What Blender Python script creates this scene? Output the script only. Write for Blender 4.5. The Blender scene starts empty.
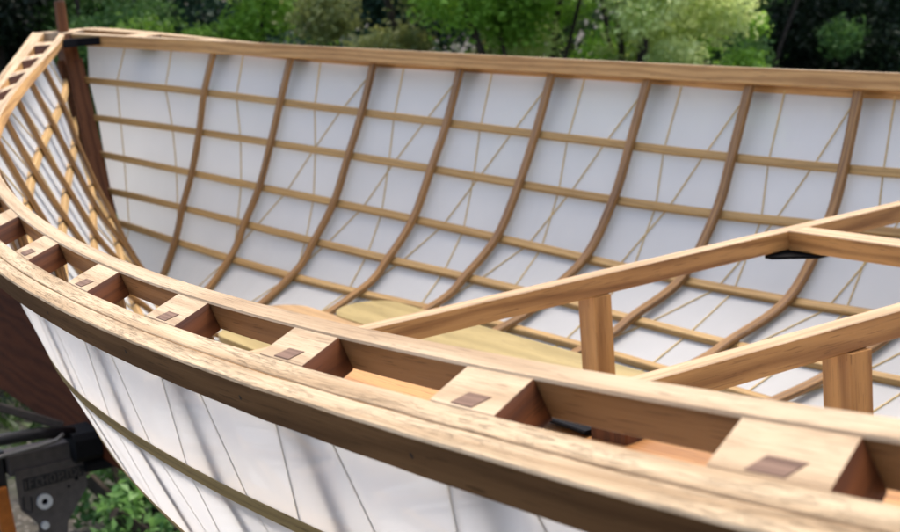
import bpy, math, random
import numpy as np
from mathutils import Vector, Matrix

# ------------------------------------------------------------------ tables: half breadth (SY) and height (SZ) of the sheer and the
# five stringers at stations 0.2 apart, in boat units
SY0 = [0.0, 0.0798, 0.1657, 0.2533, 0.339, 0.4198, 0.4932, 0.5576, 0.6119, 0.6556, 0.6889, 0.7126, 0.7283, 0.738, 0.7445, 0.7512, 0.7621, 0.7675, 0.764, 0.7515, 0.73, 0.6995, 0.66]
SZ0 = [0.0, -0.0154, -0.0316, -0.048, -0.0644, -0.0801, -0.0949, -0.1081, -0.1195, -0.1285, -0.1347, -0.1377, -0.137, -0.1321, -0.1227, -0.1082, -0.0883, -0.0658, -0.0433, -0.0205, 0.0027, 0.0262, 0.05]
SY1 = [-0.0022, 0.0635, 0.1403, 0.2246, 0.3083, 0.3851, 0.4533, 0.5141, 0.57, 0.6223, 0.6677, 0.703, 0.724, 0.734, 0.74, 0.743, 0.742, 0.735, 0.722, 0.703, 0.678, 0.647, 0.61]
SZ1 = [-0.1051, -0.1193, -0.1382, -0.1606, -0.1841, -0.2061, -0.2261, -0.2443, -0.2608, -0.2741, -0.281, -0.278, -0.27, -0.26, -0.245, -0.229, -0.209, -0.19, -0.172, -0.156, -0.14, -0.125, -0.11]
SY2 = [-0.0106, 0.0511, 0.1203, 0.1953, 0.2712, 0.3432, 0.4103, 0.4728, 0.5312, 0.5852, 0.6308, 0.6626, 0.6794, 0.686, 0.6884, 0.6885, 0.6849, 0.6752, 0.658, 0.6328, 0.5996, 0.5587, 0.51]
SZ2 = [-0.1901, -0.2041, -0.2219, -0.2428, -0.2654, -0.2884, -0.3115, -0.333, -0.3484, -0.3566, -0.3621, -0.3669, -0.3698, -0.3698, -0.367, -0.362, -0.3556, -0.3484, -0.34, -0.3296, -0.3164, -0.3, -0.2801]
SY3 = [-0.0074, 0.0377, 0.0947, 0.1611, 0.2307, 0.2968, 0.3565, 0.4092, 0.4568, 0.5026, 0.5456, 0.5794, 0.5987, 0.6066, 0.6089, 0.6084, 0.6045, 0.5955, 0.5802, 0.5582, 0.5291, 0.4931, 0.45]
SZ3 = [-0.2745, -0.2884, -0.307, -0.3295, -0.3539, -0.3777, -0.4006, -0.4227, -0.4427, -0.4573, -0.4651, -0.4674, -0.4667, -0.4643, -0.4606, -0.4559, -0.4503, -0.4435, -0.4353, -0.4248, -0.4114, -0.3949, -0.3751]
SY4 = [-0.0024, 0.0249, 0.0668, 0.121, 0.181, 0.2383, 0.2876, 0.3264, 0.3569, 0.3862, 0.4187, 0.4485, 0.4675, 0.4759, 0.4784, 0.4776, 0.4739, 0.4663, 0.4542, 0.4371, 0.4145, 0.3863, 0.3525]
SZ4 = [-0.3627, -0.3663, -0.3795, -0.4005, -0.4239, -0.4444, -0.4605, -0.4743, -0.4882, -0.5012, -0.5107, -0.5158, -0.5169, -0.5151, -0.5113, -0.5062, -0.5003, -0.4934, -0.4852, -0.4747, -0.4615, -0.445, -0.4251]
SY5 = [-0.0001, 0.0144, 0.0431, 0.084, 0.1305, 0.1759, 0.2167, 0.2501, 0.2744, 0.2901, 0.2996, 0.3051, 0.3083, 0.3107, 0.3126, 0.3136, 0.3125, 0.3082, 0.3002, 0.2885, 0.2732, 0.2546, 0.2325]
SZ5 = [-0.4271, -0.435, -0.4485, -0.4661, -0.4834, -0.4962, -0.5048, -0.5122, -0.5203, -0.5284, -0.5353, -0.5398, -0.5413, -0.54, -0.5365, -0.5315, -0.5254, -0.5184, -0.5101, -0.4997, -0.4865, -0.47, -0.4501]
EXPO=1.35
# ------------------------------------------------------------------ frame of reference
# boat units: x runs aft from the stem head, y to the far side, z up; K turns them into metres
K = 0.762
Z0 = 1.42
def W(p): return (p[0]*K, p[1]*K, p[2]*K + Z0)
rnd = random.Random(11)
nrng = np.random.default_rng(5)
col = bpy.context.scene.collection

def make_obj(name, verts, faces, mats, parent=None, fmat=None, uvs=None, smooth=False, raw=False):
    """verts in boat units (raw=True: metres); mats = list; fmat = material index per face; uvs per loop"""
    me = bpy.data.meshes.new(name)
    V = [v if raw else W(v) for v in verts]
    off = Vector((0, 0, 0)); q = parent
    while q is not None:
        off += q.location; q = q.parent
    me.from_pydata([(v[0]-off.x, v[1]-off.y, v[2]-off.z) for v in V], [], faces)
    for m in mats: me.materials.append(m)
    if fmat is not None: me.polygons.foreach_set('material_index', fmat)
    if uvs is not None:
        l = me.uv_layers.new(name='UVMap')
        l.data.foreach_set('uv', [c for uv in uvs for c in uv])
    if smooth: me.polygons.foreach_set('use_smooth', [True]*len(me.polygons))
    me.update()
    o = bpy.data.objects.new(name, me); col.objects.link(o)
    if parent is not None: o.parent = parent
    return o

def tag(o, label=None, cat=None, group=None, kind=None):
    if label: o['label'] = label
    if cat: o['category'] = cat
    if group: o['group'] = group
    if kind: o['kind'] = kind
    return o

def empty(name, loc):
    o = bpy.data.objects.new(name, None); o.location = loc; o.empty_display_size = .05
    col.objects.link(o); return o

class MB:
    """collects sweeps and boxes of ONE part"""
    def __init__(s): s.v=[]; s.f=[]; s.m=[]; s.uv=[]
    def sweep(s, P, A, B, prof, emat=None, cap=True, capmat=0, u0=None, closed=True):
        P=np.asarray(P,float);A=np.asarray(A,float);B=np.asarray(B,float);n=len(P);k=len(prof)
        base=len(s.v)
        L=np.concatenate([[0],np.cumsum(np.linalg.norm(np.diff(P,axis=0),axis=1))])*K
        L += (rnd.random()*20 if u0 is None else u0)
        pr=np.asarray(prof,float)
        dd=np.linalg.norm(np.diff(np.vstack([pr,pr[:1]]),axis=0),axis=1)*K
        C=np.concatenate([[0],np.cumsum(dd)])+rnd.random()*3
        for i in range(n):
            for a,b in prof: s.v.append(tuple(P[i]+a*A[i]+b*B[i]))
        for i in range(n-1):
            for j in range(k if closed else k-1):
                j2=(j+1)%k
                s.f.append((base+i*k+j,base+i*k+j2,base+(i+1)*k+j2,base+(i+1)*k+j))
                s.m.append(emat[j] if emat else 0)
                s.uv += [(L[i],C[j]),(L[i],C[j+1]),(L[i+1],C[j+1]),(L[i+1],C[j])]
        if cap:
            for idx in ([base+j for j in range(k)][::-1],[base+(n-1)*k+j for j in range(k)]):
                s.f.append(tuple(idx)); s.m.append(capmat)
                s.uv += [(L[0]+prof[t%k][0]*K, C[0]+prof[t%k][1]*K) for t in range(k)]
    def bar(s, p0, p1, w, h, up=(0,0,1), c=.0015, emat=None, capmat=0, nseg=1):
        """rectangular bar from p0 to p1 (centre line), w across, h along up"""
        p0=np.array(p0,float);p1=np.array(p1,float);t=p1-p0;t/=np.linalg.norm(t)
        up=np.array(up,float);a=np.cross(t,up);a/=np.linalg.norm(a);b=np.cross(a,t)
        P=[p0+(p1-p0)*i/nseg for i in range(nseg+1)]
        s.sweep(P,[a]*(nseg+1),[b]*(nseg+1),chamfer(w,h,c),emat,True,capmat)
    def tube(s, P, r, k=6, cap=True):
        P=np.asarray(P,float);n=len(P);A=[];B=[]
        for i in range(n):
            t=P[min(i+1,n-1)]-P[max(i-1,0)];t/=np.linalg.norm(t)
            ref=np.array([0,0,1.]) if abs(t[2])<.9 else np.array([1.,0,0])
            a=np.cross(t,ref);a/=np.linalg.norm(a);A.append(a);B.append(np.cross(a,t))
        s.sweep(P,A,B,[(r*math.cos(2*math.pi*j/k),r*math.sin(2*math.pi*j/k)) for j in range(k)],None,cap)
    def prism(s, poly, z0, z1, ax=None, c=0):
        """flat outline extruded; ax=(origin,ex,ey,ez) frame"""
        o,ex,ey,ez=[np.array(q,float) for q in (ax or ((0,0,0),(1,0,0),(0,1,0),(0,0,1)))]
        k=len(poly);base=len(s.v);ru=rnd.random()*9
        for z in (z0,z1):
            for a,b in poly: s.v.append(tuple(o+a*ex+b*ey+z*ez))
        s.f.append(tuple(base+j for j in range(k))[::-1]);s.f.append(tuple(base+k+j for j in range(k)));s.m+=[0,0]
        s.uv+=[(poly[j][0]*K+ru,poly[j][1]*K) for j in range(k)][::-1]+[(poly[j][0]*K+ru,poly[j][1]*K) for j in range(k)]
        for j in range(k):
            j2=(j+1)%k;s.f.append((base+j,base+j2,base+k+j2,base+k+j));s.m.append(0)
            l=math.dist(poly[j],poly[j2])*K
            s.uv+=[(ru,0),(ru+l,0),(ru+l,(z1-z0)*K),(ru,(z1-z0)*K)]
    def build(s, name, mats, parent=None, smooth=False, raw=False):
        return make_obj(name,s.v,s.f,mats if isinstance(mats,list) else [mats],parent,s.m,s.uv,smooth,raw)

def chamfer(w,h,c):
    w/=2;h/=2
    return [(-w+c,-h),(w-c,-h),(w,-h+c),(w,h-c),(w-c,h),(-w+c,h),(-w,h-c),(-w,-h+c)]

# ------------------------------------------------------------------ hull form
XT = np.arange(0, 4.41, .2)
def cub(tab, x):
    x=np.asarray(x,float);t=np.clip(x/.2,0,len(tab)-1.0001);i=np.floor(t).astype(int);f=t-i
    T=np.array([2*tab[0]-tab[1]]+list(tab)+[2*tab[-1]-tab[-2]])
    a,b,c,d=T[i],T[i+1],T[i+2],T[np.minimum(i+3,len(T)-1)]
    r=.5*((2*b)+(-a+c)*f+(2*a-5*b+4*c-d)*f*f+(-a+3*b-3*c+d)*f**3)
    return np.where(x<0, tab[0]+(tab[1]-tab[0])/.2*x, r)
YT=[SY0,SY1,SY2,SY3,SY4,SY5]; ZT=[SZ0,SZ1,SZ2,SZ3,SZ4,SZ5]
KX=np.array([.10,.15,.22,.30,.42,.62,.82,1.2,1.8,2.6,3.4,4.0,4.4]); KZ=np.array([-.40,-.475,-.505,-.518,-.527,-.540,-.552,-.562,-.567,-.567,-.553,-.530,-.505])
X0S=[0,.038,.070,.082,.101,.139,.20]
XEND=4.4
def sheer(x): return cub(SY0,x), cub(SZ0,x)
TAU=.248
def tau(x):
    f=np.clip(np.asarray(x)/.85,0,1); f=f*f*(3-2*f); return -.13+(TAU+.13)*f
def gun(x, side, lat, dz):
    """point on the gunwale: lat outward from the inner top edge, dz down the inner face"""
    x=np.atleast_1d(np.asarray(x,float)); b,z=sheer(x); b2,_=sheer(x+1e-3); db=(b2-b)/1e-3; n=np.sqrt(1+db*db)
    nx,ny=-db/n,1/n;c,s_=np.cos(tau(x)),np.sin(tau(x))
    return np.stack([x+lat*c*nx-dz*s_*nx, side*(b+lat*c*ny-dz*s_*ny), z-lat*s_-dz*c],1)
def gun_frame(x, side):
    o=gun(x,side,0,0); return o, gun(x,side,1,0)-o, gun(x,side,0,1)-o
RIBC=.0408
def section(x):
    """control points (y,z) of the inner face of the frames at station x, far side, s = 0..6"""
    g=gun([x],1,.0150,.0)[0]
    pts=[(g[1],g[2])]
    for s in range(1,6): pts.append((max(float(cub(YT[s],x)),.004), float(cub(ZT[s],x))))
    pts.append((0.0, float(np.interp(x,KX,KZ))))
    return np.array(pts)
def catmull(P, n):
    P=np.asarray(P,float);Q=np.vstack([2*P[0]-P[1],P,2*P[-1]-P[-2]]);out=[]
    for i in range(len(P)-1):
        a,b,c,d=Q[i:i+4]
        for k in range(n):
            f=k/n;out.append(.5*((2*b)+(-a+c)*f+(2*a-5*b+4*c-d)*f*f+(-a+3*b-3*c+d)*f**3))
    out.append(P[-1]);return np.array(out)
def normals2(P):
    t=np.gradient(P,axis=0);t/=np.linalg.norm(t,axis=1)[:,None]
    return t,np.stack([-t[:,1],t[:,0]],1)     # points outward for a curve running down and in on the far side
def sec_frame(x, s):
    """inner-face point, tangent and outward normal at fractional stringer index s"""
    P=section(x);C=catmull(np.vstack([P,[-P[5][0],P[5][1]]]),8)
    t,n=normals2(C);i=s*8
    lo=int(min(math.floor(i),len(C)-2));f=i-lo
    return C[lo]*(1-f)+C[lo+1]*f, t[lo]*(1-f)+t[lo+1]*f, n[lo]*(1-f)+n[lo+1]*f
RIBX=[.4246+.2*j for j in range(20)]
RT,ST=.0095,.0115                 # thickness of ribs and stringers
# ------------------------------------------------------------------ materials
def new_mat(name):
    m=bpy.data.materials.new(name); m.use_nodes=True; nt=m.node_tree; nt.nodes.clear()
    out=nt.nodes.new('ShaderNodeOutputMaterial'); return m,nt,out
def N(nt,t,**kw):
    n=nt.nodes.new(t)
    for k,v in kw.items():
        if k.startswith('_'): setattr(n,k[1:],v)
        else: n.inputs[k.replace('__',' ')].default_value=v
    return n
def math_(nt,op,a,b=None,c=None,clamp=False):
    n=nt.nodes.new('ShaderNodeMath'); n.operation=op; n.use_clamp=clamp
    for i,q in enumerate((a,b,c)):
        if q is None: continue
        if isinstance(q,(int,float)): n.inputs[i].default_value=q
        else: nt.links.new(q,n.inputs[i])
    return n.outputs[0]
def ramp(nt,fac,stops):
    r=nt.nodes.new('ShaderNodeValToRGB'); e=r.color_ramp.elements
    while len(e)<len(stops): e.new(.5)
    for el,(p,c) in zip(e,stops): el.position=p; el.color=(*c,1)
    nt.links.new(fac,r.inputs[0]); return r.outputs[0]
def mix(nt,fac,a,b,mode='MIX'):
    n=nt.nodes.new('ShaderNodeMix'); n.data_type='RGBA'; n.blend_type=mode
    for i,q in ((0,fac),(6,a),(7,b)):
        if isinstance(q,(int,float)): n.inputs[i].default_value=q
        elif isinstance(q,tuple): n.inputs[i].default_value=(*q,1)
        else: nt.links.new(q,n.inputs[i])
    return n.outputs[2]
def wood(name, dark, light, rough=.45, ring=70, fine=900, bump=.25, spec=.35, knots=0, coat=0, torn=0):
    m,nt,out=new_mat(name); lk=nt.links.new
    uv=nt.nodes.new('ShaderNodeUVMap'); oi=nt.nodes.new('ShaderNodeObjectInfo')
    off=nt.nodes.new('ShaderNodeVectorMath'); off.operation='MULTIPLY_ADD'
    comb=nt.nodes.new('ShaderNodeCombineXYZ'); lk(oi.outputs['Random'],comb.inputs[0]); lk(oi.outputs['Random'],comb.inputs[2])
    lk(comb.outputs[0],off.inputs[0]); off.inputs[1].default_value=(7,7,7); lk(uv.outputs[0],off.inputs[2])
    def mapped(sx,sy):
        mp=nt.nodes.new('ShaderNodeMapping'); mp.inputs['Scale'].default_value=(sx,sy,1); lk(off.outputs[0],mp.inputs[0]); return mp.outputs[0]
    # growth rings: a warped sine across the board, drawn out along it
    w1=N(nt,'ShaderNodeTexNoise',Scale=1.0,Detail=3.0,Roughness=.55); lk(mapped(2.2,ring*.35),w1.inputs['Vector'])
    sep=nt.nodes.new('ShaderNodeSeparateXYZ'); lk(mapped(1,ring*6.28),sep.inputs[0])
    ph=math_(nt,'MULTIPLY_ADD',w1.outputs[0],26.0,sep.outputs[1])
    rings=math_(nt,'MULTIPLY_ADD',math_(nt,'SINE',ph),.5,.5); rings=math_(nt,'POWER',rings,1.6)
    f=N(nt,'ShaderNodeTexNoise',Scale=1.0,Detail=4.0,Roughness=.7); lk(mapped(9,fine),f.inputs['Vector'])
    b=N(nt,'ShaderNodeTexNoise',Scale=1.0,Detail=2.0); lk(mapped(5,22),b.inputs['Vector'])
    fac=math_(nt,'ADD',math_(nt,'MULTIPLY',rings,.42),math_(nt,'MULTIPLY',f.outputs[0],.55))
    fac=math_(nt,'ADD',fac,math_(nt,'MULTIPLY_ADD',b.outputs[0],.7,-.42),clamp=True)
    c=ramp(nt,fac,[(.12,light),(.5,tuple((p+q)/2 for p,q in zip(light,dark))),(.92,dark)])
    pores=N(nt,'ShaderNodeTexNoise',Scale=1.0,Detail=1.0); lk(mapped(38,1300),pores.inputs['Vector'])
    pm=math_(nt,'GREATER_THAN',pores.outputs[0],.66)
    c=mix(nt,math_(nt,'MULTIPLY',pm,.55),c,tuple(q*.55 for q in dark))
    hgt=math_(nt,'MULTIPLY_ADD',pm,-.5,math_(nt,'MULTIPLY',f.outputs[0],.8))
    if torn:
        t=N(nt,'ShaderNodeTexNoise',Scale=1.0,Detail=6.0,Roughness=.72); lk(mapped(90,700),t.inputs['Vector'])
        t2=N(nt,'ShaderNodeTexNoise',Scale=1.0,Detail=2.0); lk(mapped(9,60),t2.inputs['Vector'])
        zone=math_(nt,'MULTIPLY_ADD',t2.outputs[0],5.0,-2.1,clamp=True)
        fl=math_(nt,'MULTIPLY',math_(nt,'MULTIPLY_ADD',t.outputs[0],7.0,-3.6,clamp=True),zone)
        c=mix(nt,math_(nt,'MULTIPLY',fl,.45*torn),c,tuple(q*.62 for q in dark))
        hi=math_(nt,'MULTIPLY',math_(nt,'MULTIPLY_ADD',t.outputs[0],-7.0,2.9,clamp=True),zone)
        c=mix(nt,math_(nt,'MULTIPLY',hi,.55*torn),c,tuple(min(.82,q*1.25) for q in light))
        hgt=math_(nt,'MULTIPLY_ADD',fl,-3.0*torn,hgt)
        cr=N(nt,'ShaderNodeTexNoise',Scale=1.0,Detail=3.0); lk(mapped(3.5,130),cr.inputs['Vector'])
        crk=math_(nt,'LESS_THAN',math_(nt,'ABSOLUTE',math_(nt,'SUBTRACT',cr.outputs[0],.60)),.006)
        c=mix(nt,math_(nt,'MULTIPLY',crk,.5*torn),c,tuple(q*.4 for q in dark))
        hgt=math_(nt,'MULTIPLY_ADD',crk,-2.0,hgt)
    hv=N(nt,'ShaderNodeHueSaturation'); lk(c,hv.inputs['Color']); lk(math_(nt,'MULTIPLY_ADD',oi.outputs['Random'],.10,.95),hv.inputs['Value'])
    bp=N(nt,'ShaderNodeBump',Strength=bump,Distance=.0012); lk(hgt,bp.inputs['Height'])
    p=N(nt,'ShaderNodeBsdfPrincipled',Roughness=rough); p.inputs['Specular IOR Level'].default_value=spec
    p.inputs['Coat Weight'].default_value=coat; p.inputs['Coat Roughness'].default_value=.25
    lk(math_(nt,'MULTIPLY_ADD',f.outputs[0],.25,rough-.12),p.inputs['Roughness'])
    lk(hv.outputs[0],p.inputs['Base Color']); lk(bp.outputs[0],p.inputs['Normal']); lk(p.outputs[0],out.inputs[0]); return m
def plain(name, c, rough=.5, metal=0, var=.25, scale=60, bump=.1, spec=.4):
    m,nt,out=new_mat(name); lk=nt.links.new
    tc=nt.nodes.new('ShaderNodeTexCoord')
    n=N(nt,'ShaderNodeTexNoise',Scale=scale,Detail=5.0,Roughness=.6); lk(tc.outputs['Object'],n.inputs['Vector'])
    cc=ramp(nt,n.outputs[0],[(.3,tuple(q*(1-var) for q in c)),(.7,tuple(q*(1+var) for q in c))])
    bp=N(nt,'ShaderNodeBump',Strength=bump,Distance=.002); lk(n.outputs[0],bp.inputs['Height'])
    p=N(nt,'ShaderNodeBsdfPrincipled',Roughness=rough,Metallic=metal); p.inputs['Specular IOR Level'].default_value=spec
    lk(math_(nt,'MULTIPLY_ADD',n.outputs[0],.3,rough-.15),p.inputs['Roughness'])
    lk(cc,p.inputs['Base Color']); lk(bp.outputs[0],p.inputs['Normal']); lk(p.outputs[0],out.inputs[0]); return m
def leaf_mat(name, a, b, trans=.35):
    m,nt,out=new_mat(name); lk=nt.links.new
    uv=nt.nodes.new('ShaderNodeUVMap'); sep=nt.nodes.new('ShaderNodeSeparateXYZ'); lk(uv.outputs[0],sep.inputs[0])
    oi=nt.nodes.new('ShaderNodeObjectInfo')
    c=ramp(nt,sep.outputs[0],[(0,a),(1,b)])
    hv=N(nt,'ShaderNodeHueSaturation'); lk(c,hv.inputs['Color']); lk(math_(nt,'MULTIPLY_ADD',oi.outputs['Random'],.4,.8),hv.inputs['Value'])
    d=N(nt,'ShaderNodeBsdfPrincipled',Roughness=.5); d.inputs['Specular IOR Level'].default_value=.3; lk(hv.outputs[0],d.inputs['Base Color'])
    t=nt.nodes.new('ShaderNodeBsdfTranslucent'); lk(hv.outputs[0],t.inputs[0])
    mx=N(nt,'ShaderNodeMixShader',Fac=trans); lk(d.outputs[0],mx.inputs[1]); lk(t.outputs[0],mx.inputs[2]); lk(mx.outputs[0],out.inputs[0]); return m

M={}
M['planed']=wood('bare_planed_wood',(.35,.235,.13),(.58,.445,.285),.75,60,700,.35,.2,torn=.5)
M['sawn']=wood('torn_planed_wood',(.33,.215,.11),(.60,.46,.29),.8,75,900,.6,.2,torn=.6)
M['dark']=wood('shaded_rail_wood',(.12,.050,.017),(.27,.125,.046),.6,60,600,.25,.15)  # outer rail face: its shade is put into a darker wood colour
M['inwale']=wood('golden_wood',(.29,.13,.036),(.62,.36,.13),.5,80,800,.2)
M['red']=wood('shaded_red_end_grain',(.045,.013,.004),(.14,.046,.014),.5,110,500,.2)  # red end grain, darkened to paint in the shade of the gunwale slots
M['bar']=wood('oiled_fir',(.20,.075,.019),(.55,.28,.09),.45,42,800,.2,coat=.15)
M['bartop']=wood('lit_fir_top',(.34,.21,.10),(.56,.40,.23),.6,80,700,.25,.3)  # paler copy of the bar fir: light from above put into the colour
M['pocket']=wood('shaded_pocket_wood',(.12,.052,.016),(.32,.165,.06),.55,60,700,.2,.2)  # inwale wall inside the slots, shade painted into the colour
M['rib']=wood('steamed_ash',(.085,.036,.009),(.37,.195,.060),.42,160,900,.2,coat=.2)
M['stringer']=wood('spruce',(.29,.165,.052),(.50,.32,.12),.5,150,900,.15)
M['board_y']=wood('pale_plywood',(.24,.18,.06),(.38,.29,.115),.5,30,500,.1)
M['board_b']=wood('brown_plywood',(.30,.18,.075),(.47,.30,.14),.5,30,500,.1)
M['stem']=wood('dark_stem_wood',(.075,.026,.009),(.18,.07,.025),.55,70,600,.2,.2)
M['beam']=wood('stained_beam_wood',(.045,.010,.004),(.115,.030,.010),.65,35,300,.3,.12)
M['tip']=wood('end_grain',(.12,.068,.045),(.25,.155,.105),.7,300,900,.3,.2)
M['black']=plain('black_plate',(.006,.006,.007),.8,spec=.1)
M['blacksteel']=plain('black_painted_steel',(.012,.012,.013),.35,0,.3,30,.05,.5)
M['greysteel']=plain('grey_painted_steel',(.085,.070,.059),.5,.0,.2,90,.1,.4)
M['rubber']=plain('black_rubber',(.008,.008,.008),.7,0,.3,120,.2,.15)
M['bright']=plain('bare_steel',(.70,.70,.67),.35,.35,.1,200,.05)
M['screw']=plain('plugged_screw',(.04,.02,.010),.6)
M['dullsteel']=plain('dull_steel',(.20,.19,.17),.4,.5,.2,120,.05)
M['orange']=plain('orange_plastic',(.42,.12,.015),.45)
M['strand']=plain('tan_fibre_strand',(.56,.40,.16),.6,0,.2,300,.1)
def skin_mat():
    m,nt,out=new_mat('white_skin'); lk=nt.links.new
    tc=nt.nodes.new('ShaderNodeTexCoord'); n=N(nt,'ShaderNodeTexNoise',Scale=6.0,Detail=5.0); lk(tc.outputs['Object'],n.inputs['Vector'])
    n2=N(nt,'ShaderNodeTexNoise',Scale=1400.0,Detail=1.0); lk(tc.outputs['Object'],n2.inputs['Vector'])
    c=ramp(nt,n.outputs[0],[(.3,(.82,.82,.79)),(.7,(.90,.90,.87))])
    bp=N(nt,'ShaderNodeBump',Strength=.25,Distance=.003); n3=N(nt,'ShaderNodeTexNoise',Scale=22.0,Detail=2.0); lk(tc.outputs['Object'],n3.inputs['Vector']); lk(math_(nt,'MULTIPLY_ADD',n2.outputs[0],.03,n3.outputs[0]),bp.inputs['Height'])
    d=N(nt,'ShaderNodeBsdfPrincipled',Roughness=.45); d.inputs['Specular IOR Level'].default_value=.35; lk(c,d.inputs['Base Color']); lk(bp.outputs[0],d.inputs['Normal'])
    t=nt.nodes.new('ShaderNodeBsdfTranslucent'); lk(c,t.inputs[0])
    tr=nt.nodes.new('ShaderNodeBsdfTransparent')
    m1=N(nt,'ShaderNodeMixShader',Fac=.48); lk(d.outputs[0],m1.inputs[1]); lk(t.outputs[0],m1.inputs[2])
    m2=N(nt,'ShaderNodeMixShader',Fac=.07); lk(m1.outputs[0],m2.inputs[1]); lk(tr.outputs[0],m2.inputs[2]); lk(m2.outputs[0],out.inputs[0]); return m
M['skin']=skin_mat()
# ------------------------------------------------------------------ the boat: one thing, everything below is a part of it
boat=tag(empty('rowing_boat',(1.8*K,0,Z0-.60*K)),'unfinished white skin-covered wooden rowing boat with open ribs and slotted gunwales','boat')
xg=np.concatenate([np.linspace(0,.6,13),np.linspace(.65,XEND,100)])
def hole_free(): pass
for side in (1,-1):
    def rail(x,l0,l1,d0,d1,c,mats,emat,name,flip=False,jit=0):
        o,a,d=gun_frame(x,side)
        P=o+a*((l0+l1)/2)+d*((d0+d1)/2)
        if jit: P=P+d*(nrng.normal(0,jit,len(x)))[:,None]
        mb=MB(); mb.sweep(P,a,d,chamfer(l1-l0,d1-d0,c),emat)
        return mb.build(name,mats,boat)
    # profile edges 0..7: 0 top (d min), 2 outer face, 4 bottom, 6 inner face; odd ones are the chamfers
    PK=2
    xi=np.concatenate([np.linspace(.012,.6,16),np.linspace(.65,XEND,110)])
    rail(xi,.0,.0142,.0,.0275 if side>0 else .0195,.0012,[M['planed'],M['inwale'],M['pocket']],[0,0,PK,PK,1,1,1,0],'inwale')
    rail(xi,.0467,.0600,.0001,.036 if side>0 else .0208,.0006,[M['sawn'],M['inwale']],[0,0,1,1,1,1,1,0],'outwale',jit=.00018)
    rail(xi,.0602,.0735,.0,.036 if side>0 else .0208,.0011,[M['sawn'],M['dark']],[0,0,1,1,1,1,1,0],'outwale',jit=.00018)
    BD=.023 if side>0 else .0185
    # spacer blocks, one at the head of every rib, each with the squared rib end let into it
    for j,xr in enumerate([.22]+RIBX):
        xa=np.linspace(xr-.0471,xr+.0109,4); o,a,d=gun_frame(xa,side)
        T_=(gun([xr+.01],side,0,0)[0]-gun([xr-.01],side,0,0)[0])/.02; SK=.59*T_; a=a+SK; d=d+np.array([.30,0,0])*(side<0)
        P=o+a*.03045+d*(.0003+BD/2)-SK*.0122
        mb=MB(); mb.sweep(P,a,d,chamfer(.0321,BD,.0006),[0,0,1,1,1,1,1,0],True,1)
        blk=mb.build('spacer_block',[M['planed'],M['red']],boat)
        if j:
            xa=np.linspace(xr-.0095,xr+.0095,2); o,a,d=gun_frame(xa,side)
            P=o+a*(RIBC-.0012)+d*.0050
            mb=MB(); mb.sweep(P,a,d,chamfer(.0105,.0104,.0004),None); mb.build('square_peg',M['tip'],blk)
        # plugged screw on the outer face of the rubbing rail
        if 0<j:
            o,a,d=gun_frame(np.array([xr-.03,xr]),side); c0=o[1]+a[1]*.0733+d[1]*.0105
            mb=MB(); mb.tube([c0-a[1]*.002,c0+a[1]*.0003],.0016,8); mb.build('screw',M['screw'],boat)
# ribs: one bent strip from gunwale to gunwale
for xr in RIBX:
    P=section(xr); full=np.vstack([P,[(-y,z) for y,z in P[-2::-1]]]); C=catmull(full,7)
    t,n=normals2(C); C=C+n*(RT/2)
    m_=len(C); P3=np.stack([np.full(m_,xr),C[:,0],C[:,1]],1)
    # the heads stand in the gunwale blocks
    g=gun([xr],1,.0205,.014)[0]; P3[0]=(xr,g[1],g[2]); P3[-1]=(xr,-g[1],g[2])
    A=np.tile([1.,0,0],(m_,1)); B=np.stack([np.zeros(m_),n[:,0],n[:,1]],1)
    mb=MB(); mb.sweep(P3,A,B,chamfer(.0185,RT,.0016)); mb.build('rib',M['rib'],boat)
# stringers
def sframe(x,s):
    p,t,n=sec_frame(x,s); return p,t,n
XS=np.concatenate([np.linspace(0,.5,11),np.linspace(.56,XEND,60)])
FR={}
for s in range(1,6):
    xs_=[X0S[s]+(XEND-X0S[s])*i/69 for i in range(70)]
    FR[s]=[(x,)+sframe(x,s) for x in xs_]
for side in (1,-1):
    for s in range(1,6):
        P=[];A=[];B=[]
        for x,p,t,n in FR[s]:
            c=p+n*(RT+ST/2); P.append((x,side*c[0],c[1]));A.append((0,side*t[0],t[1]));B.append((0,side*n[0],n[1]))
        mb=MB(); mb.sweep(P,A,B,chamfer(.0140,ST,.0014)); mb.build('stringer',M['stringer'],boat)
# keel strip under the ribs
kx=np.linspace(.20,XEND,50); kz=np.interp(kx,KX,KZ)
P=np.stack([kx,0*kx,kz-RT-.009],1); mb=MB(); mb.sweep(P,np.tile([0,1.,0],(50,1)),np.tile([0,0,1.],(50,1)),chamfer(.045,.018,.002)); mb.build('keel',M['stem'],boat)
# skin: stretched flat from stringer to stringer
SO=RT+ST-.0004
def skin_pt(x,s,side=1):
    """far-side point of the skin at station x, level s (0 gunwale .. 6 keel)"""
    if s<=0:
        g=gun([x],1,.0505,.0300 if side>0 else .0200)[0]; return np.array([g[1],g[2]])
    if s>=6: return np.array([0.0,float(np.interp(x,KX,KZ))-RT-.0188])
    p,t,n=sframe(x,s); q=p+n*SO; q[0]=max(q[0],.010); return q
NX=150
sv=[];sf=[];LV=[]
grid={}
for i in range(NX):
    X=XEND*(i/(NX-1))**1.15
    for s in range(7):
        x=X+X0S[s]*max(0,1-X/.6); q=skin_pt(x,s)
        grid[i,s]=(x,)+tuple(q)
for side in (1,-1):
    base=len(sv)
    for i in range(NX):
        for s in range(7):
            x,y,z=grid[i,s]
            if s==0 and side<0: y,z=skin_pt(x,0,-1)
            sv.append((x,side*y,z))
    for i in range(NX-1):
        for s in range(6):
            a=base+i*7+s; q=(a,a+1,a+8,a+7); sf.append(q if side>0 else q[::-1])
skin=make_obj('skin',sv,sf,[M['skin']],boat)
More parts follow.
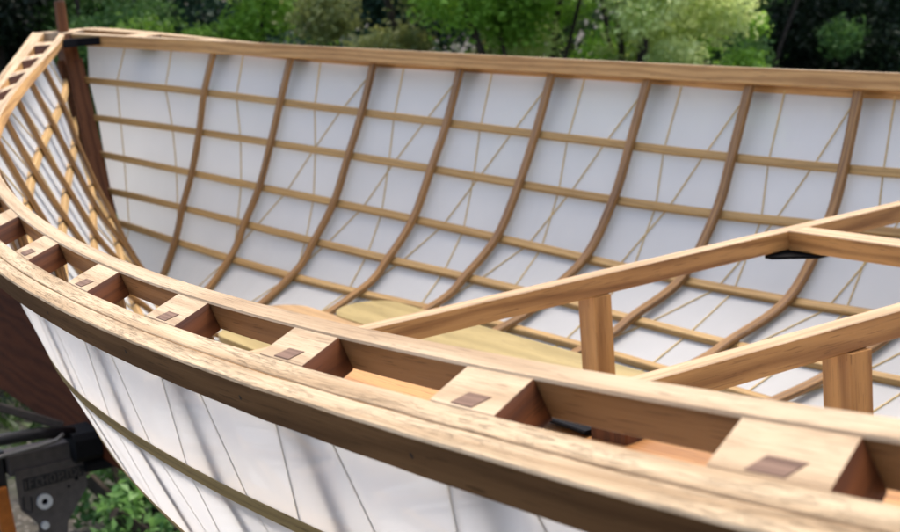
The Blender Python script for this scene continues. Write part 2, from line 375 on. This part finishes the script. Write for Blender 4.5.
# crossing fibre strands between frames, laid against the skin
def strand(side,j,x_at):
    ss=np.arange(0.0,5.76,.25); P=[]
    for s in ss:
        x=x_at(s)
        if x<.12+.0*s or x>XEND-.1: 
            if P: break
            continue
        k=int(math.floor(s)); f=s-k; q=skin_pt(x,k,side)*(1-f)+skin_pt(x,min(k+1,6),side)*f
        P.append((x,side*(q[0]-.0014 if s<5 else q[0]),q[1]+(.0007 if s<4 else .0014)))
    if len(P)<6: return
    mb=MB(); mb.tube(P,.0013,5); mb.build('fibre_strand',M['strand'],boat)
for side in (1,-1):
    strand(side,0,lambda s:.125+.014*s)
    for j in range(0,19):
        xa=RIBX[0]+.2*(j-1); xb=xa+.2
        if j>=2: strand(side,j,lambda s:xb-.024-.0400*s)
        dr=.030 if j<3 else (.022 if j<5 else .016)
        strand(side,j,lambda s:xa+.040+dr*s)
# stem
def stem_x(z): return -.018-.30*z+ (0 if z>-.42 else 2.2*(-.42-z)**1.6)
zz=[.0,-.06,-.12,-.2,-.28,-.36,-.42,-.46,-.49,-.515]
inb=[(stem_x(z)+.034,z) for z in zz]; outb=[(stem_x(z)-.018,z-.004*i) for i,z in enumerate(zz)]
mb=MB(); mb.prism([(x,z) for x,z in inb]+[(x,z) for x,z in outb[::-1]],-.0165,.0165,((0,0,0),(1,0,0),(0,0,1),(0,-1,0)))
mb.prism([(x-.022,z) for x,z in inb[1:]]+[(x,z-.03) for x,z in outb[:0:-1]],-.030,.030,((0,0,0),(1,0,0),(0,0,1),(0,-1,0)))
stem=mb.build('stem',M['stem'],boat)
mb=MB(); mb.bar((-.013,0,-.02),(-.017,0,.072),.021,.022,(1,0,0),.002); mb.build('stem_head',M['stem'],boat)
mb=MB(); mb.bar((-.017,0,.0722),(-.0172,0,.0755),.020,.021,(1,0,0),.003); mb.build('stem_cap',M['tip'],boat)
# pale nose block where the two gunwales meet, and the black breasthook under it
e0=gun([.012],1,.0,.0)[0]; e1=gun([.012],1,.0735,.0)[0]
tz=(e0[2]+e1[2])/2
P=[];A=[];B=[]
mb=MB()
for sgn in (1,-1):
    pass
poly=[(.0105,.0),(.0112-.0,e0[1]+.0),(e1[0]-.001,e1[1]),(e1[0]-.018,e1[1]-.012),(-.034,.022)]
full=poly+[(x,-y) for x,y in poly[::-1][:-1]]
v=[];f=[];k=len(full)
for dz in (0,-.028):
    for x,y in full: v.append((x,y,.13*abs(y)*.95+dz-.0006))
f=[tuple(range(k))]+[tuple(range(k,2*k))[::-1]]+[(i,k+i,k+(i+1)%k,(i+1)%k) for i in range(k)]
make_obj('nose_block',v,f,[M['planed']],boat,uvs=[(v[i][0]*K,v[i][1]*K) for q in f for i in q])
bx=np.linspace(.03,.112,6); bb,bz=sheer(bx)
poly=[(x,b*.97) for x,b in zip(bx,bb)]; poly=poly+[(.09,0)]+[(x,-y) for x,y in poly[::-1]]
mb=MB(); mb.prism(poly,-.030,-.0125); mb.build('breasthook',M['black'],boat)
# floor boards: long planks with rounded forward ends
for yc,x0,mk,ro in ((0,.985,'board_b',0),(.130,1.12,'board_y',.05),(-.130,1.12,'board_y',-.05)):
    w=.116; poly=[(x0+w*.5*(1-math.cos(a))*.9, -w/2*math.cos(a+math.pi/2)*-1) for a in ()]
    arc=[(x0+.075*(1-math.sin(t)),w/2*math.cos(t)) for t in np.linspace(0.02,math.pi-.02,15)]
    poly=[(3.35,w/2)]+arc+[(3.35,-w/2)]
    mb=MB(); mb.prism(poly,-.012,0,((0,yc*.86,-.503 if yc else -.508),(1,0,0),(0,math.cos(ro),math.sin(ro)),(0,-math.sin(ro),math.cos(ro))))
    mb.build('floorboard',M[mk],boat)
# seat frame: two cross bars on centre posts, tied by fore-and-aft rails
frame=empty('seat_frame',(2.3*K-boat.location.x,0,Z0-.33*K-boat.location.z)); frame.parent=boat
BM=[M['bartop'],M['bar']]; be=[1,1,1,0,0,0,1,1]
ZB=-.300
def cross_bar(c0,sl,w,h):
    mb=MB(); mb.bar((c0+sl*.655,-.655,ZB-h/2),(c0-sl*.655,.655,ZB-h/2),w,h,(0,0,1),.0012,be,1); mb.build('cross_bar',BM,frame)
cross_bar(2.0844,.096,.022,.0255); cross_bar(2.4855,.069,.023,.0285)
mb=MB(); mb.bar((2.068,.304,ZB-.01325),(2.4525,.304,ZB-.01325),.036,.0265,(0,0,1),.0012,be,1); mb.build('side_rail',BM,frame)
mb=MB(); mb.prism([(2.030,.314),(2.060,.250),(2.0735,.250),(2.118,.2905),(2.118,.314)],ZB-.0325,ZB-.0287); mb.build('joint_plate',M['black'],frame)
for x,y,w,h,zt in ((2.085,-.046,.026,.034,.0258),(2.4855,-.033,.030,.040,.0288)):
    mb=MB(); mb.bar((x,y,-.507),(x,y,ZB-zt),w,h,(1,0,0),.0012); mb.build('post',M['bar'],frame)
# clamp plank along the inside of the ribs under the inwale, with a small block and a black plate on it
for side in (1,-1):
    xa=np.linspace(2.60,3.75,24); ys,zs=sheer(xa)
    P=np.stack([xa,side*(ys-.072),zs-.066],1)
    mb=MB(); mb.sweep(P,np.tile([0,side*1.,-.10],(24,1)),np.tile([0,side*.10,1.],(24,1)),chamfer(.050,.014,.001)); cl=mb.build('clamp_plank',M['bar'],boat)
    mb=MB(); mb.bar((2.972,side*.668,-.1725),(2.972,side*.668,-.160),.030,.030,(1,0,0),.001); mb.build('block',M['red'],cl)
    mb=MB(); mb.bar((2.905,side*.668,-.1690),(2.955,side*.668,-.1690),.034,.0022,(0,0,1),.0006); mb.build('plate',M['black'],cl)
# transom closing the after end (outside the picture)
P=section(XEND-.002); P=[(y,z) for y,z in P]
tr=[(y,z) for y,z in P]+[(-y,z) for y,z in P[-2::-1]]
mb=MB(); mb.prism(tr,0,.02,((XEND-.01,0,0),(0,1,0),(0,0,1),(1,0,0))); mb.build('transom',M['stem'],boat)
# ------------------------------------------------------------------ building beam and folding sawhorse under the boat
mb=MB(); mb.bar((-1.0,-.155,-.733),(3.7,-.155,-.733),.050,.288,(0,0,1),.003)
tag(mb.build('support_beam',[M['beam']]),'long dark red-brown plank on edge carrying the boat, resting on the sawhorse','beam')

horse=tag(empty('folding_sawhorse',(.43*K,-.1*K,0)),'black and grey steel folding sawhorse under the dark plank beam','sawhorse')
def part(fn,name,mat,parent=horse,smooth=False):
    mb=MB(); fn(mb); return mb.build(name,mat,parent,smooth)
for ya,yb in ((-.366,-.186),(-.124,.30)):
    part(lambda m:m.bar((.42,ya,-.857),(.42,yb,-.857),.060,.046,(0,0,1),.004),'top_rail',M['greysteel'])
def plate(y0):
    out=[(-.360,-.868),(-.209,-.868),(-.213,-.935),(-.262,-1.0),(-.272,-1.06),(-.326,-1.06),(-.324,-.99),(-.356,-.953)]
    pl=part(lambda m:m.prism([(y+y0,z) for y,z in out],0,.006,((.4505,0,0),(0,1,0),(0,0,1),(1,0,0))),'side_plate',M['greysteel'])
    return pl
pl=plate(0)
E_=.4575
def ring(m,y,z,r0,r1,x0,x1,k=20):
    pr=[(r0,x0),(r1,x0),(r1,x1),(r0,x1)]
    P=[(0,y,z)]*(k+1);A=[(0,math.cos(2*math.pi*i/k),math.sin(2*math.pi*i/k)) for i in range(k+1)]
    m.sweep(P,A,[(1,0,0)]*(k+1),pr,None,False)
b_=part(lambda m:ring(m,-.307,-.944,.0065,.0165,E_,E_+.006),'bolt',M['bright'],pl)
part(lambda m:m.tube([(E_-.001,-.307,-.944),(E_+.002,-.307,-.944)],.0075,12),'bolt_socket',M['black'],pl)
part(lambda m:m.tube([(E_-.001,-.312,-.995),(E_+.006,-.312,-.995)],.0085,12),'bolt',M['bright'],pl)
part(lambda m:m.tube([(E_-.001,-.234,-.912),(E_+.0008,-.234,-.912)],.004,10),'hole',M['black'],pl)
part(lambda m:m.tube([(E_-.001,-.252,-.925),(E_+.0008,-.252,-.925)],.003,10),'hole',M['black'],pl)
# pressed outline of a "U" and the worn, unreadable pressed lettering in its dark frame
part(lambda m:m.tube([(E_,-.349,-.925),(E_,-.349,-.952),(E_,-.338,-.962),(E_,-.333,-.955),(E_,-.333,-.928)],.0016,6),'pressed_mark',M['blacksteel'],pl)
part(lambda m:m.prism([(-.345,-.8885),(-.2165,-.8865),(-.2165,-.9085),(-.345,-.9135)],0,.0016,((E_-.001,0,0),(0,1,0),(0,0,1),(1,0,0))),'lettering_frame',M['blacksteel'],pl)
def glyphs(m):
    # strokes in a 10-wide, 6-high cell each: as much of the marks as can be made out
    G=[[(0,0,0,6)],[(0,0,0,6),(0,6,4,6),(0,3,3,3)],[(0,0,0,5),(0,5,3,6),(3,6,3,4),(0,1,3,0)],[(0,0,0,6),(4,0,4,6),(0,3,4,3)],[(0,1,0,5),(0,5,2,6),(2,6,4,5),(4,5,4,1),(4,1,2,0),(2,0,0,1)],
       [(0,0,0,6),(0,6,4,5),(4,5,4,3),(4,3,0,2),(3,0,5,0)],[(0,0,0,6),(0,6,3,6),(3,6,4,0)],[(0,6,3,3),(3,3,0,0),(3,6,5,5),(5,5,4,3),(4,3,6,1),(6,1,3,0)]]
    X=[0,3.2,9,14,20.5,27.5,34.5,40]
    for g,x in zip(G,X):
        for a,b,c,d in g:
            def q(i,j):
                yy=-.341+(x+i)*.00255; return (E_+.0012,yy,-.9095+.0040*(yy+.341)/.11+j*.0029)
            m.tube([q(a,b),q(c,d)],.0014,5)
part(glyphs,'pressed_lettering',M['greysteel'],pl)
for y0 in (0,.55):
    if y0:
        part(lambda m:m.prism([(.2,-.882),(.29,-.882),(.29,-.96),(.25,-1.03),(.2,-.96)],0,.006,((.4505,0,0),(0,1,0),(0,0,1),(1,0,0))),'side_plate',M['greysteel'])
    for dx in (-.30,.30):
        yb=-.300+y0
        part(lambda m:m.bar((.425+dx*.10-.03,yb,-1.05),(.425+dx,yb-.02,-1.8620),.045,.03,(0,1,0),.003),'leg',M['blacksteel'])
# clamp jaw that holds the beam, side block, slim arms, release lever
part(lambda m:m.bar((.44,-.238,-.842),(.44,-.1815,-.842),.110,.060,(0,0,1),.012),'clamp_jaw',M['rubber'])
part(lambda m:m.bar((.44,-.215,-.889),(.44,-.095,-.889),.080,.022,(0,0,1),.004),'clamp_base',M['rubber'])
part(lambda m:m.tube([(.45,-.80,-.835),(.45,-.5,-.812),(.45,-.38,-.797),(.45,-.30,-.801),(.45,-.225,-.815)],.0125,10),'support_arm',M['blacksteel'],horse,True)
part(lambda m:m.tube([(.47,-.56,-.843),(.47,-.38,-.826),(.47,-.31,-.823),(.47,-.268,-.818),(.47,-.252,-.808)],.0050,8),'handle',M['dullsteel'],horse,True)
part(lambda m:m.bar((.44,-.50,-.66),(.44,-.245,-.798),.012,.018,(0,0,1),.003),'brace',M['greysteel'])
part(lambda m:m.bar((.40,-.385,-.83),(.40,-.385,-1.15),.05,.034,(0,1,0),.005),'end_post',M['blacksteel'])
part(lambda m:m.bar((.446,-.392,-.90),(.446,-.384,-1.02),.02,.030,(0,1,0),.004),'release_lever',M['orange'])

# ------------------------------------------------------------------ ground, plants, trees
CX,CY=2.724,-.854
HV=(-.8617,.5074); RV=(.5074,.8617)
def place(d,t): return (CX+d*(HV[0]+t*RV[0]), CY+d*(HV[1]+t*RV[1]))
m,nt,out=new_mat('earth'); lk=nt.links.new
tc=nt.nodes.new('ShaderNodeTexCoord')
n1=N(nt,'ShaderNodeTexNoise',Scale=.9,Detail=5.0); lk(tc.outputs['Object'],n1.inputs['Vector'])
n2=N(nt,'ShaderNodeTexNoise',Scale=14.0,Detail=6.0,Roughness=.7); lk(tc.outputs['Object'],n2.inputs['Vector'])
vo=N(nt,'ShaderNodeTexVoronoi',Scale=34.0); lk(tc.outputs['Object'],vo.inputs['Vector'])
c1=ramp(nt,n2.outputs[0],[(.3,(.02,.016,.011)),(.55,(.055,.046,.03)),(.75,(.15,.125,.095))])
c2=ramp(nt,n2.outputs[0],[(.3,(.012,.020,.007)),(.7,(.045,.07,.02))])
c=mix(nt,math_(nt,'MULTIPLY_ADD',n1.outputs[0],6.0,-2.9,clamp=True),c1,c2)
c=mix(nt,math_(nt,'LESS_THAN',vo.outputs['Distance'],.22),c,(.16,.145,.12))
bp=N(nt,'ShaderNodeBump',Strength=.7,Distance=.04); lk(n2.outputs[0],bp.inputs['Height'])
pr=N(nt,'ShaderNodeBsdfPrincipled',Roughness=.9); lk(c,pr.inputs['Base Color']); lk(bp.outputs[0],pr.inputs['Normal']); lk(pr.outputs[0],out.inputs[0])
gv=[];gf=[];NG=90
for i in range(NG):
    for j in range(NG):
        x=-300+600*i/(NG-1); y=-300+600*j/(NG-1)
        x=math.copysign(abs(x/300)**2.6*300,x); y=math.copysign(abs(y/300)**2.6*300,y)
        r=math.hypot(x,y); gv.append((x,y,0 if r<3.5 else .06*math.sin(x*1.1)*math.cos(y*.9)*min(1,(r-3.5)/3)))
for i in range(NG-1):
    for j in range(NG-1): a=i*NG+j; gf.append((a,a+NG,a+NG+1,a+1))
tag(make_obj('ground',gv,gf,[m],raw=True,smooth=True),kind='structure')

def leaves_mesh(name, pos, size, shade, up=.5, aspect=.55, droop=None):
    """one leaf blade (a folded lozenge, 2 quads) per position"""
    n=len(pos); g=nrng
    nor=g.normal(size=(n,3)); nor[:,2]=abs(nor[:,2])+up; nor/=np.linalg.norm(nor,axis=1)[:,None]
    d=g.normal(size=(n,3)); 
    if droop is not None: d=d*.5+droop
    d-=nor*(d*nor).sum(1)[:,None]; d/=np.linalg.norm(d,axis=1)[:,None]; w=np.cross(nor,d)
    s=(size*g.uniform(.6,1.3,n))[:,None]; a=aspect
    V=np.stack([pos-d*s*.5, pos-d*s*.05+w*s*a*.5+nor*s*.12, pos+d*s*.5-nor*s*.06, pos-d*s*.05-w*s*a*.5+nor*s*.12, pos+nor*0],1).reshape(-1,3)
    i=np.arange(n)*5
    F=np.stack([np.stack([i,i+1,i+2,i+4],1),np.stack([i,i+4,i+2,i+3],1)],1).reshape(-1,4)
    me=bpy.data.meshes.new(name); me.vertices.add(len(V)); me.vertices.foreach_set('co',V.ravel().astype(np.float32))
    me.loops.add(F.size); me.loops.foreach_set('vertex_index',F.ravel().astype(np.int32))
    me.polygons.add(len(F)); me.polygons.foreach_set('loop_start',np.arange(0,F.size,4,dtype=np.int32)); 
    me.update(calc_edges=True)
    uv=me.uv_layers.new(name='UVMap'); u=np.repeat(shade,8); uv.data.foreach_set('uv',np.stack([u,u*0],1).ravel().astype(np.float32))
    me.validate(); return me
def clump_points(n, blobs):
    """points filling a set of blobs, thicker towards their skins"""
    w=np.array([b[3]**2 for b in blobs]);w=w/w.sum(); k=nrng.choice(len(blobs),n,p=w)
    B=np.array(blobs); d=nrng.normal(size=(n,3)); d/=np.linalg.norm(d,axis=1)[:,None]
    r=nrng.uniform(.35,1,n)**.6*nrng.normal(1,.22,n)
    return B[k,:3]+d*(B[k,3]*r)[:,None]*np.array([1,1,.85]), (nrng.uniform(0,1,len(blobs))[k]*.6+nrng.uniform(0,.4,n))
def bush_meshes(name, h, r, nleaf, size, aspect=.55):
    blobs=[]
    for i in range(26):
        a=rnd.uniform(0,6.28); q=rnd.random()**.5*r; z=rnd.uniform(.12,1)*h
        q*=math.sqrt(max(.15,1-(z/h-.35)**2*1.6)); blobs.append((q*math.cos(a),q*math.sin(a),z*.88,rnd.uniform(.16,.34)*r))
    P,sh=clump_points(nleaf,blobs); P[:,2]=np.maximum(P[:,2],.03)
    lm=leaves_mesh(name,P,size,sh,.4,aspect)
    mb=MB()
    for i in range(7):
        b=blobs[i*3]; mb.tube([(rnd.uniform(-.08,.08)*r,rnd.uniform(-.08,.08)*r,0),(b[0]*.4,b[1]*.4,b[2]*.5),(b[0],b[1],b[2])],.012+.01*rnd.random(),5)
    return lm,mb
M['bark']=plain('bark',(.055,.042,.032),.9,0,.5,18,.8,.2)
M['bark_grey']=plain('grey_bark',(.12,.11,.10),.9,0,.45,16,.8,.2)
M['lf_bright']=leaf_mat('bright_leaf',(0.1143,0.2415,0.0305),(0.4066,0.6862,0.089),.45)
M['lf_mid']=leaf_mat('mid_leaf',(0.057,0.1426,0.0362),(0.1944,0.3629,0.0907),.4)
M['lf_dark']=leaf_mat('dark_leaf',(0.008,0.018,0.008),(0.025,0.048,0.018),.3)  # leaves near black: deep shade of the wood put into the colour
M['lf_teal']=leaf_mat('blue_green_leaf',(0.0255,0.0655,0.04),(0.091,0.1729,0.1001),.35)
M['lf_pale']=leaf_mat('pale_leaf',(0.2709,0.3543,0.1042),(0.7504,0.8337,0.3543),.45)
M['lf_olive']=leaf_mat('olive_leaf',(.10,.125,.035),(.33,.36,.12),.4)
def bush(name,label,cat,group,d,t,h,r,nleaf,size,mk,aspect=.55):
    x,y=place(d,t); root=tag(empty(name,(x,y,0)),label,cat,group); root.rotation_euler.z=rnd.uniform(0,6.28)
    lm,mb=bush_meshes('foliage',h,r,nleaf,size,aspect); lm.materials.append(M[mk])
    o=bpy.data.objects.new('foliage',lm); col.objects.link(o); o.parent=root
    s=make_obj('stem',mb.v,mb.f,[M['bark']],None,mb.m,mb.uv,raw=True); s.parent=root
    return root
U=lambda u:(u-450)/1552
G='shrubs at the edge of the wood behind the boat'
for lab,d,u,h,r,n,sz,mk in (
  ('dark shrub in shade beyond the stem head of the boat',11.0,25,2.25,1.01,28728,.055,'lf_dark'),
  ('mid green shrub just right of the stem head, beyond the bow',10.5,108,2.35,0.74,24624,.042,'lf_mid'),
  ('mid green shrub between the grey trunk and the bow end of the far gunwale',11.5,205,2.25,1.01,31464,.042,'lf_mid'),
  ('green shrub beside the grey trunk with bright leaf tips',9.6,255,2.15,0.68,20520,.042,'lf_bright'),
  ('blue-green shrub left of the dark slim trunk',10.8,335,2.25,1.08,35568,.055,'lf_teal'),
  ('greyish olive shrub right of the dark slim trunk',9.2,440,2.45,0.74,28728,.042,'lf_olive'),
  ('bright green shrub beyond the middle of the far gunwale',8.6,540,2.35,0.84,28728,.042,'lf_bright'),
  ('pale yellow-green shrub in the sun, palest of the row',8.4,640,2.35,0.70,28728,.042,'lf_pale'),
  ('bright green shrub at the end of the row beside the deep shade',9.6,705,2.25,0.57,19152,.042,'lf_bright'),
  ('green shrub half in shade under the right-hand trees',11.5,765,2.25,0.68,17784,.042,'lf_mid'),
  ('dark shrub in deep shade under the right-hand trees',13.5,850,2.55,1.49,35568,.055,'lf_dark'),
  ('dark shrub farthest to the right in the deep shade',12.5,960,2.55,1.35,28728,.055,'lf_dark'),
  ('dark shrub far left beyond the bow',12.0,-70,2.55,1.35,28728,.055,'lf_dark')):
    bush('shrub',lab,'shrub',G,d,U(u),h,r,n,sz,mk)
G2='low leafy plants on the ground beyond the sawhorse'
for k,(lab,d,u,h,r,n,sz,mk) in enumerate((
  ('low mid green plant right beside the grey sawhorse plate',4.15,100,.34,.20,900,.035,'lf_mid'),
  ('low mid green plant under the lower end of the dark beam',4.3,135,.34,.20,900,.035,'lf_mid'),
  ('low green plant nearest the gravel below the white hull',4.0,128,.22,.20,700,.035,'lf_mid'),
  ('low bright green plant behind the darker ones by the sawhorse',5.0,118,.38,.26,1000,.04,'lf_bright'),
  ('low green plant between sawhorse and hull edge, partly hidden by the hull',4.7,172,.30,.25,700,.05,'lf_bright'),
  ('low dark plant behind the sawhorse arms',6.2,20,.35,.4,1600,.045,'lf_mid'),
  ('wide low olive plant farther off, seen past the left edge of the dark beam',6.8,-25,.45,.55,2200,.05,'lf_olive'),
  ('wide low green plant well behind the sawhorse, filling the gap under the beam',8.6,15,.5,.6,2600,.05,'lf_mid'),
  ('wide low green plant well behind the sawhorse plate',5.6,70,.35,.45,1800,.045,'lf_mid'),
  ('low dark plant farther off above the sawhorse arms',7.6,40,.4,.5,1800,.05,'lf_olive'))):
    bush('leafy_plant',lab,'plant',G2,d,U(u),h,r,n,sz,mk)

# grass and weeds over the open ground
n=70000; dd=nrng.uniform(3.2,14,n)**1.0; tt=nrng.uniform(-.75,.75,n)
gx=CX+dd*(HV[0]+tt*RV[0]); gy=CY+dd*(HV[1]+tt*RV[1])
pat=np.sin(gx*1.9+np.sin(gy*1.3)*1.4)*np.cos(gy*1.6+.7*gx)+.7*np.sin(gx*.7-gy*.9)
keep=(pat+nrng.normal(0,.35,n)>-.25)&(np.hypot(gx-.33,gy+.1)>.25)
P=np.stack([gx,gy,nrng.uniform(.01,.07,n)+.06*np.sin(gx*1.1)*np.cos(gy*.9)*np.clip((np.hypot(gx,gy)-3.5)/3,0,1)],1)[keep]
lm=leaves_mesh('grass',P,.075,nrng.uniform(0,1,len(P)),.1,.32,np.array([0,0,.9])); lm.materials.append(leaf_mat('grass_leaf',(.02,.045,.010),(.085,.13,.035),.35))
o=bpy.data.objects.new('grass',lm); col.objects.link(o); tag(o,'short rough grass and weeds on the open ground','grass',kind='stuff')

def tree(lab,d,t,rad,h0,h,r,nleaf,size,mk,bark,lean=0):
    x,y=place(d,t); root=tag(empty('tree',(x,y,0)),lab,'tree','trees of the wood behind the boat')
    mb=MB(); pts=[(lean*z+.03*math.sin(z*1.7+d),.03*math.cos(z*1.3+d),z) for z in np.linspace(-.05,h*.9,14)]
    k=10
    P=np.array(pts);n=len(P);
    for i in range(n-1):
        pass
    rr=[rad*(1.35 if i==0 else 1-.75*i/n) for i in range(n)]
    base=len(mb.v)
    for i in range(n):
        for j in range(k):
            a=2*math.pi*j/k; q=rr[i]*(1+.12*math.sin(3*a+i)); mb.v.append((P[i][0]+q*math.cos(a),P[i][1]+q*math.sin(a),P[i][2]))
    for i in range(n-1):
        for j in range(k):
            mb.f.append((i*k+j,i*k+(j+1)%k,(i+1)*k+(j+1)%k,(i+1)*k+j)); mb.m.append(0); mb.uv+=[(0,0)]*4
    blobs=[]
    for i in range(16):
        a=rnd.uniform(0,6.28);z=rnd.uniform(h0,h);q=rnd.uniform(.2,1)*r*(1-.5*(z-h0)/(h-h0));b=(q*math.cos(a)+lean*z,q*math.sin(a),z,rnd.uniform(.35,.6)*r*.7)
        blobs.append(b); zz=max(h0*.7,z-q*.6); mb.tube([(lean*zz,0,zz),(b[0]*.6,b[1]*.6,(zz+z)/2+.1),(b[0],b[1],z)],rad*.22,5)
    tr=make_obj('trunk',mb.v,mb.f,[M[bark]],None,mb.m,mb.uv,raw=True,smooth=True); tr.parent=root
    Pp,sh=clump_points(nleaf,blobs); lm=leaves_mesh('crown',Pp,size,sh,.5); lm.materials.append(M[mk])
    o=bpy.data.objects.new('crown',lm); col.objects.link(o); o.parent=root
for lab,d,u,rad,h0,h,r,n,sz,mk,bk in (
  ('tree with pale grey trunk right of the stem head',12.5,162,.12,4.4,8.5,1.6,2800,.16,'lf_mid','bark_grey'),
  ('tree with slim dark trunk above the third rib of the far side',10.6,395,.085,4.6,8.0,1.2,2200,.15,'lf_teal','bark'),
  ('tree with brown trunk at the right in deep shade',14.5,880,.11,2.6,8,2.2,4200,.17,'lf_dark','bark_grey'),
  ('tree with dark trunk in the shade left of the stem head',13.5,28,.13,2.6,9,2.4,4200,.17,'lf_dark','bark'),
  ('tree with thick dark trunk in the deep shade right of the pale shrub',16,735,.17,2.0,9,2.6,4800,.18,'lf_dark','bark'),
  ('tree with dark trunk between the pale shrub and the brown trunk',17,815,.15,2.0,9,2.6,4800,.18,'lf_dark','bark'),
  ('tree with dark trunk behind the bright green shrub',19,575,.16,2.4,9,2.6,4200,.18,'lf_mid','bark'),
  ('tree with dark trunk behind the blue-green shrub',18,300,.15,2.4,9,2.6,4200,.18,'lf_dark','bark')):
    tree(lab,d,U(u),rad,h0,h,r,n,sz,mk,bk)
# the wood behind, one mass of leaves
blobs=[]
for i in range(210):
    t=rnd.uniform(-.75,.75); d=rnd.uniform(17,26); x,y=place(d,t); blobs.append((x,y,rnd.random()**2*9+.2,rnd.uniform(.9,2.0)))
Pp,sh=clump_points(120000,blobs); Pp[:,2]=np.maximum(Pp[:,2],.05)
lm=leaves_mesh('woodland',Pp,.15,sh,.4); lm.materials.append(leaf_mat('wood_leaf',(0.021,0.048,0.015),(0.0825,0.1575,0.042),.35))
o=bpy.data.objects.new('woodland',lm); col.objects.link(o); tag(o,kind='stuff',label='dark mass of woodland foliage far behind the boat',cat='woodland')

# ------------------------------------------------------------------ light, sky, camera
sc=bpy.context.scene
w=bpy.data.worlds.new('World'); sc.world=w; w.use_nodes=True; nt=w.node_tree
bgn=nt.nodes['Background']; sky=nt.nodes.new('ShaderNodeTexSky'); sky.sky_type='NISHITA'; sky.sun_disc=False
SUN=Vector((-.20,.38,.90)).normalized()
el=math.asin(SUN.z); az=math.atan2(SUN.x,SUN.y)
sky.sun_elevation=el; sky.sun_rotation=az; sky.dust_density=5.0; sky.air_density=.8; sky.ozone_density=1.2
nt.links.new(sky.outputs[0],bgn.inputs[0]); bgn.inputs[1].default_value=.15
sd=bpy.data.lights.new('sun','SUN'); sd.energy=.6; sd.angle=math.radians(28); sd.color=(1,.95,.87)
so=bpy.data.objects.new('sun',sd); col.objects.link(so); so.rotation_euler=SUN.to_track_quat('Z','Y').to_euler()
cd=bpy.data.cameras.new('camera'); cam=bpy.data.objects.new('camera',cd); col.objects.link(cam)
R=((.51800,-.11804,.84720),(.85198,.15937,-.49872),(-.07615,.98014,.18312))
mw=Matrix(R).to_4x4(); mw.translation=W((3.57438,-1.12071,.06268)); cam.matrix_world=mw
cd.sensor_width=36; cd.lens=62.09; cd.clip_start=.02; cd.clip_end=1500
cd.dof.use_dof=True; cd.dof.focus_distance=.82; cd.dof.aperture_fstop=26; cd.dof.aperture_blades=0
sc.camera=cam
sc.view_settings.view_transform='Standard'; sc.view_settings.look='None'; sc.view_settings.exposure=EXPO; sc.view_settings.gamma=1
sc.view_settings.use_curve_mapping=False
sc.render.engine='CYCLES'; sc.cycles.use_denoising=True; sc.cycles.max_bounces=10; sc.cycles.transmission_bounces=6; sc.cycles.transparent_max_bounces=12
sc.cycles.sample_clamp_indirect=6
